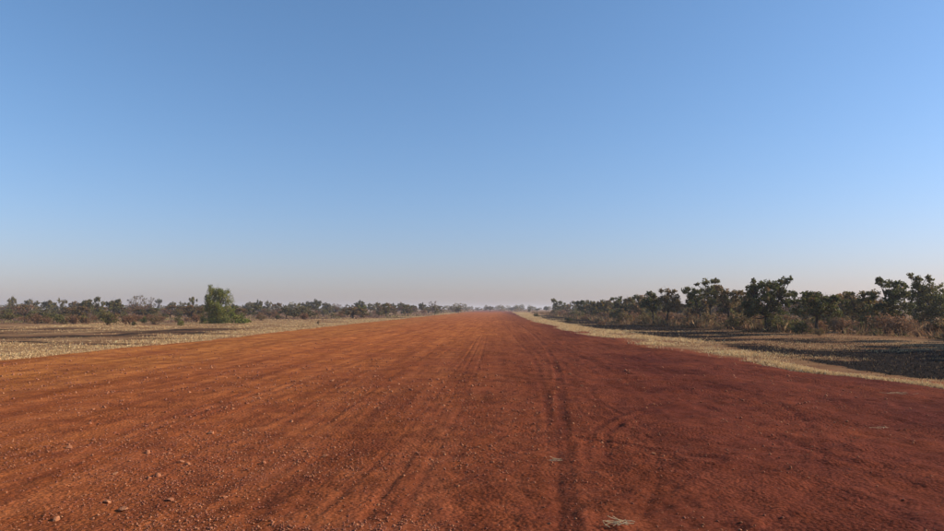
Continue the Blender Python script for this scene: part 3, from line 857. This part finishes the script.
# skyline trees: (photo x, top row, crown width px, kind, distance m)
sky_l = [(3, 296, 16, 'clump1', 150), (22, 297, 17, 'dome0', 165), (40, 297.5, 15, 'dome2', 175), (53, 298, 13, 'clump1', 150), (66, 300, 14, 'clump2', 160), (79, 295.5, 17, 'dome2', 135), (92, 297, 13, 'clump0', 120),
         (109, 295.5, 18, 'dome2', 130), (131, 295, 20, 'bare1', 140), (144, 297, 14, 'bare1', 150), (153.5, 297.5, 8, 'flat0', 260), (167, 300, 12, 'dome0', 190), (178, 301, 10, 'clump1', 210), (188.5, 297, 12, 'clump0', 140),
         (199, 303, 12, 'dome0', 200), (231, 303, 12, 'dome1', 170)]
sky_m = [(246, 300, 12, 'dome0', 190), (256, 299, 11, 'dome1', 180), (265, 300.5, 12, 'clump1', 190), (275, 302, 12, 'clump2', 200), (287, 303, 13, 'dome0', 230), (297, 302.5, 10, 'clump1', 230), (305, 299.5, 13, 'dome0', 200), (315, 298.5, 14, 'dome1', 200),
         (326, 301, 13, 'dome0', 205), (336, 303, 9, 'bare0', 200), (348, 304, 12, 'clump1', 260), (359, 300, 15, 'dome1', 210), (370, 302, 12, 'dome0', 215), (377, 302.5, 10, 'clump0', 200), (386, 302, 13, 'clump2', 180), (393, 303, 10, 'dome1', 220),
         (401, 301, 12, 'dome0', 200), (412, 304, 13, 'dome0', 260), (422, 302, 9, 'dome1', 230), (433, 301, 11, 'bare1', 220)]
sky_c = [(452, 305, 9, 'dome0', 330), (458.5, 306.5, 7, 'dome1', 250), (467, 307, 8, 'dome0', 520), (478, 307, 9, 'clump1', 560), (490, 305.5, 11, 'dome0', 430), (503, 307.5, 9, 'clump1', 600), (512, 306.5, 10, 'dome0', 520), (521, 307.5, 8, 'clump1', 560),
         (529, 307, 5, 'clump0', 300), (537, 308, 7, 'dome0', 420), (546, 306, 7, 'dome1', 380)]
REFS = []
def skyline(lst, where, group):
    lst = sorted(lst); count = {}
    tot = {}
    for t in lst: tot[t[3]] = tot.get(t[3], 0) + 1
    for px, ty, wpx, kind, d in lst:
        i = count.get(kind, 0); count[kind] = i + 1
        h = CH + (HY - ty) / F * d; w = wpx / F * d
        x = (px - VX) / F * d
        ref = f'{ORD[i] + " " if tot[kind] > 1 else ""}{LOOK[kind]} skyline tree {where}'
        lab = ref + (', counting from the left' if tot[kind] > 1 else '')
        REFS.append((px, ref))
        s = w / 4.9
        put_tree('far_tree', P[kind], x, d, lab, group, scale=(s, s, h / 4.75), rot=rng.uniform(0, 6.28))
skyline(sky_l, 'left of the lone green tree', 'skyline trees far left')
skyline(sky_m, 'right of the lone green tree', 'skyline trees left of the airstrip')
skyline(sky_c, 'at the end of the airstrip', 'trees at the end of the airstrip')

# mid-distance named trees and bushes on the left
def px_bush(px, py, wpx, hpx, kind, label, name='bush', v=0, group='bushes left of the airstrip', w0=2.5, h0=1.6):
    x, d = gpt(px, py)
    put_tree(name, PB[kind][v % len(PB[kind])], x, d, label, group, cat='bush', scale=(wpx / F * d / w0, wpx / F * d / w0, hpx / F * d / h0), rot=rng.uniform(0, 6.28), names=('stems', 'foliage'))
def px_tree(px, py, top, wpx, kind, label, name='small_tree'):
    x, d = gpt(px, py); s = wpx / F * d / 4.9
    put_tree(name, P[kind], x, d, label, 'small trees left of the airstrip', scale=(s, s, (py - top) / F * d / 4.75), rot=rng.uniform(0, 6.28))
px_tree(362, 317, 304, 10, 'clump3', 'small fresh green tree with visible stem, left of the airstrip far down')
px_tree(386, 317, 303, 9, 'clump0', 'small olive tree with dark stem beside the airstrip far down')
px_tree(380, 315.5, 305, 9, 'clump2', 'small brownish tree between the fresh green and the olive small tree')
px_tree(435, 315, 306, 7, 'clump0', 'last small olive tree on the left before the airstrip vanishes')
px_bush(75, 323, 20, 11, 'lime', 'bright yellow-green bush with wide low crown at far left')
px_bush(95, 321, 18, 9, 'lime', 'bright yellow-green bush right of the dark round bush', v=1)
px_bush(88, 317, 9, 9, 'dark', 'dark round bush between two bright yellow-green bushes')
px_bush(66, 324, 13, 9, 'rust', 'rusty bush left of the wide yellow-green bush')
px_bush(50, 323, 9, 6, 'rust', 'small rusty bush in the tawny grass at far left', v=1)
px_bush(8, 318, 20, 8, 'lime', 'yellow-green low bush at the left edge of the picture', v=2)
px_bush(126, 324.5, 20, 16, 'rust', 'large rusty twiggy bush between the yellow-green bushes and small cone bush', v=2)
px_bush(129, 325.5, 9, 6, 'dark', 'small dark bush at the foot of the large rusty bush', v=1)
px_bush(138, 323, 12, 9, 'green', 'green bush at the right side of the large rusty bush')
px_bush(177, 326, 11, 8, 'green', 'small green cone-shaped bush alone in tawny grass left of the lone tree', v=1)
px_bush(162, 318, 14, 6, 'lime', 'low yellow-green bush behind the small cone bush', v=1)
px_bush(150, 318, 10, 6, 'olive', 'low olive bush behind the grass, left of the small cone bush')
px_bush(196, 320, 12, 8, 'olive', 'olive bush just left of the lone green tree', v=1)
px_bush(276, 319, 9, 6, 'olive', 'small olive bush right of the lone green tree, in the brown scrub', v=2)
px_bush(274, 317, 22, 8, 'rust', 'wide rusty bush behind the small olive bush', v=3)
px_bush(317.5, 324, 4, 6, 'brown', 'tiny sapling standing in the straw by the airstrip edge')
px_bush(300, 317, 16, 6, 'rust', 'low rusty bush above the straw, left of the tiny sapling', v=1)
px_bush(457, 312.8, 7, 6, 'dark', 'dark round bush at the vanishing left edge of the airstrip', v=1)
px_bush(536, 316.5, 10, 5, 'dark', 'low dark bush at the far right edge of the airstrip', group='bushes right of the airstrip')
px_bush(569, 321.5, 12, 6, 'dark', 'low black scorched bush on burnt ground below the second small tree', group='bushes right of the airstrip', v=1)
px_bush(584, 320.5, 14, 7, 'rust', 'scorched rusty bush under the small dark-crowned tree', group='bushes right of the airstrip', v=1)
px_bush(600, 325, 14, 6, 'rust', 'reddish brown low bush on the burnt verge below the yellowish olive tree', group='bushes right of the airstrip', v=3)
px_bush(794, 334.5, 34, 16, 'dark', 'big black-green bush low beside the thick-trunked tree', group='bushes right of the airstrip', w0=2.6)
px_bush(812, 336, 20, 11, 'brown', 'brown bush right of the big black-green bush', group='bushes right of the airstrip')
px_bush(866, 335.5, 18, 9, 'olive', 'yellowish olive bush low between the right-edge trees', group='bushes right of the airstrip')
px_bush(905, 336, 26, 10, 'rust', 'wide rusty bush in front of the tallest right-edge tree', group='bushes right of the airstrip', v=2)

# pale dead sapling
def sapling():
    r = np.random.default_rng(77); T = Tubes()
    T.add([(0, 0, -.1), (.03, 0, .7), (-.02, .02, 1.4), (.03, 0, 1.9)], [.06, .05, .042, .03], 6)
    for k in range(9):
        z = r.uniform(1.0, 1.9); a = r.uniform(0, 6.28); l = r.uniform(.4, .9)
        e = np.array([math.cos(a) * l * .8, math.sin(a) * l * .8, z + l * .7])
        T.add(curve((0, 0, z), e, r, .25, 4), np.linspace(.026, .012, 4), 4)
        for j in range(3): T.add(curve(e * .8 + np.array([0, 0, z * .2]), e + r.normal(0, .22, 3), r, .2, 3), np.linspace(.013, .006, 3), 3)
    return T.mesh('trunk', M_PALE)
x, d = gpt(22.5, 317)
put_tree('dead_sapling', (sapling(), None), x, d, 'pale whitish dead sapling with bare branches at far left', None, scale=(1.1, 1.1, 1.35))

HUE = {'rust': 'rusty', 'brown': 'brown', 'olive': 'olive', 'lime': 'yellow-green'}
ROW = [(558, 'smallest lone tree of the right row'), (581, 'second tree of the right row'), (600, 'yellowish olive third tree of the right row'), (620, 'dark flat-topped fourth tree of the right row'),
       (640, 'low brownish tree of the right row'), (652, 'dark slim tree of the right row'), (667, 'brownish round-crowned tree of the right row'), (690, 'nearly black leaning tree of the right row'),
       (706, 'tall pale-tufted tree of the right row'), (728, 'forked brown-green tree of the right row'), (762, 'thick-trunked tree of the right row'), (812, 'low wide dark tree of the right row'),
       (852, 'ragged yellowish tree of the right row'), (887, 'flat-topped dark tree near the right edge'), (925, 'tallest tree at the right edge')]
# scattered bushes
for k in range(185):
    d = 68 * math.exp(rng.random() * math.log(250 / 62)); x = -19 - rng.random() * (d * .74 - 8)
    if d < 62 + 60 * math.exp(-((-x - 17) / 9) ** 2) + 18 * (-x < 35): continue
    kind = rng.choice(['rust', 'rust', 'brown', 'rust', 'olive', 'lime'] if d < 110 else ['rust', 'rust', 'brown', 'olive'])
    s = rng.uniform(.38, .85) * (1 + d / 300)
    near = min(REFS, key=lambda q: abs(q[0] - VX - x / d * F))[1]
    put_tree('dry_bush', PB[kind][rng.integers(0, 3)], x, d, f'{HUE[kind]} scrub bush below the {near}', 'scrub bushes left of the airstrip', cat='bush',
             scale=(s * 1.2, s * 1.2, s), rot=rng.uniform(0, 6.28), names=('stems', 'foliage'))
for k in range(140):
    d = 36 * math.exp(rng.random() * math.log(190 / 36)); x = float(tree_x(d)) + rng.random() ** 1.3 * 16
    if x / d > .74: continue
    kind = rng.choice(['rust', 'rust', 'brown', 'rust', 'olive'])
    s = rng.uniform(.6, 1.2)
    near = min(ROW, key=lambda q: abs(q[0] - VX - x / d * F))[1]
    put_tree('dry_bush', PB[kind][rng.integers(0, 3)], x, d, f'{HUE[kind]} scrub bush under the {near}', 'scrub bushes right of the airstrip', cat='bush',
             scale=(s * 1.2, s * 1.2, s), rot=rng.uniform(0, 6.28), names=('stems', 'foliage'))
for k in range(85):
    d = 100 * math.exp(rng.random() * math.log(330 / 100)); x = -19 - rng.random() * (d * .74 - 8)
    kind = rng.choice(['clump2', 'bare0', 'clump1', 'dome0', 'clump2', 'clump0'])
    near = min(REFS, key=lambda q: abs(q[0] - VX - x / d * F))[1]
    s = rng.uniform(3.0, 5.5) / 4.9; h = rng.uniform(1.4, 2.3) * (1 + d / 900)
    put_tree('scrub_tree', P[kind], x, d, f'low {LOOK[kind].split()[0]} scrub tree by ' + near.replace('of the lone', 'of lone'), 'low scrub trees left of the airstrip', scale=(s, s, h / 4.75), rot=rng.uniform(0, 6.28))
# trees standing behind the right-hand row
kinds = ['clump0', 'clump2', 'clump1', 'dome2', 'clump2', 'bare0', 'clump0']
n = 0
while n < 90:
    d = 55 * math.exp(rng.random() * math.log(260 / 55)); x = float(tree_x(d)) + 3 + rng.random() ** 1.2 * 45
    if x / d > .72 or x / d < .09 + 0: continue
    n += 1
    h = rng.uniform(2.4, 3.3) * (1 + .0012 * d); s = rng.uniform(2.6, 4.2) / 4.9
    put_tree('savanna_tree', P[kinds[n % 7]], x, d, LOOK[kinds[n % 7]] + ' tree half hidden behind the ' + min(ROW, key=lambda q: abs(q[0] - VX - x / d * F))[1], 'trees behind the right-hand row', scale=(s, s, h / 4.75), rot=rng.uniform(0, 6.28))
# trees of the same row just outside the right edge of the picture; their shade falls on the burnt verge
for k, (x, y, h) in enumerate([(21.5, 26.5, 3.9), (22.5, 23.0, 4.2), (24.5, 29.5, 4.2), (21.0, 19.5, 3.7), (27, 33.5, 4.4)]):
    put_tree('savanna_tree', P[['dome1', 'clump0', 'dome2', 'dome1', 'clump0'][k]], x, y, 'dark tree of the right-hand row just beyond the right edge of the picture', 'trees beyond the right edge', scale=(.8, .8, h / 4.75), rot=k)

# far-off woodland that reads as one mass
def woodland():
    C, Cl, S = [], [], []
    for k in range(560):
        d = rng.uniform(330, 1000); x = rng.uniform(-.85, .85) * d
        if -14 < x < 14 and d < 520: continue
        h = rng.uniform(3.2, 6.0); w = rng.uniform(3, 6)
        n = 90
        q = rng.normal(size=(n, 3)); q /= np.linalg.norm(q, axis=1)[:, None]
        p = q * rng.random((n, 1)) ** .4 * np.array([w / 2, w / 2, h * .36]) + np.array([x, d, h * .58])
        C.append(p); S.append(np.full(n, .45)); Cl.append(np.array(GREY[0] + OLIVE[0])[rng.integers(0, 7, n)] * (1 + rng.normal(0, .15, (n, 1))))
        p2 = np.stack([x + rng.normal(0, w * .6, 40), d + rng.normal(0, w * .6, 40), rng.uniform(.1, 1.4, 40)], -1)
        C.append(p2); S.append(np.full(40, .5)); Cl.append(np.array(RUST[0] + BROWN[0])[rng.integers(0, 7, 40)])
    C = np.concatenate(C); S = np.concatenate(S)[:, None]; Cl = np.clip(np.concatenate(Cl), .01, .5); n = len(C)
    u = rng.normal(size=(n, 3)); u /= np.linalg.norm(u, axis=1)[:, None]
    v = np.cross(u, rng.normal(size=(n, 3))); v /= np.linalg.norm(v, axis=1)[:, None]
    V = np.stack([C - u * S, C + v * S * .7, C + u * S, C - v * S * .7], 1)
    return make_mesh('far_woodland', V, np.arange(4 * n).reshape(n, 4), M_LEAF, {'col': ('FLOAT_COLOR', rgba(np.repeat(Cl, 4, 0)))})
obj('far_woodland', woodland(), label='far-off grey-green woodland along the whole horizon', cat='woodland', kind='stuff')

# ------------------------------------------------------------------ straw wisps dropped on the dirt
def wisp(n, L, W, seed):
    r = np.random.default_rng(seed)
    T = Tubes()
    for k in range(int(n * .5)):
        a = r.normal(0, .45); c = np.array([r.normal(0, L * .3), r.normal(0, W), abs(r.normal(.012, .010)) + .004]); l = L * r.uniform(.15, .4)
        e = np.array([math.cos(a) * l, math.sin(a) * l, r.normal(0, .008)])
        p = curve(c - e, c + e, r, .15, 4); p[:, 2] = np.maximum(p[:, 2], .003)
        T.add(p, np.full(4, .0028), 3)
    return T
m_straw, t_, b_ = new_mat('straw')
pos = t_.nodes.new('ShaderNodeTexCoord').outputs['Object']
t_.links.new(ramp(t_, noise(t_, pos, 14, 3), [(.3, (.34, .23, .12)), (.7, (.55, .43, .26))]), b_.inputs['Base Color'])
for k, (px, py, n_, L, W, lab) in enumerate([
        (612, 524, 34, .17, .025, 'largest straw wisp on the dirt at the bottom of the picture'),
        (552, 459, 14, .16, .012, 'thin straw wisp lying across the main tyre track'),
        (886, 392, 18, .50, .10, 'long thin straw wisp on the dirt near the right edge'),
        (866, 426, 9, .16, .03, 'small straw wisp on the right dirt below the longer wisps'),
        ]):
    x, y = gpt(px, py)
    z = float(strip_z(np.array([x]), np.array([y]))[0])
    obj('straw_wisp', wisp(n_, L, W, 500 + k).mesh('straw_wisp', m_straw), loc=(x, y, z + .003), label=lab, cat='straw', group='straw wisps on the dirt')

# ------------------------------------------------------------------ haze
hm = bpy.data.materials.new('haze'); hm.use_nodes = True
ht = hm.node_tree; ht.nodes.remove(ht.nodes['Principled BSDF'])
pv = ht.nodes.new('ShaderNodeVolumePrincipled')
pv.inputs['Color'].default_value = (.80, .83, .90, 1)
pv.inputs['Density'].default_value = 0.00045
pv.inputs['Anisotropy'].default_value = 0.2
ht.links.new(pv.outputs[0], ht.nodes['Material Output'].inputs['Volume'])
hx0, hx1, hy0, hy1, hz0, hz1 = -3700, 3700, -1400, 3700, -1.6, 14.0
V = [(a, b, c) for a in (hx0, hx1) for b in (hy0, hy1) for c in (hz0, hz1)]
Fh = [(0, 1, 3, 2), (4, 6, 7, 5), (0, 4, 5, 1), (2, 3, 7, 6), (0, 2, 6, 4), (1, 5, 7, 3)]
obj('haze', make_mesh('haze', V, Fh, hm), label='thin dusty haze over the plain', cat='haze', kind='stuff')
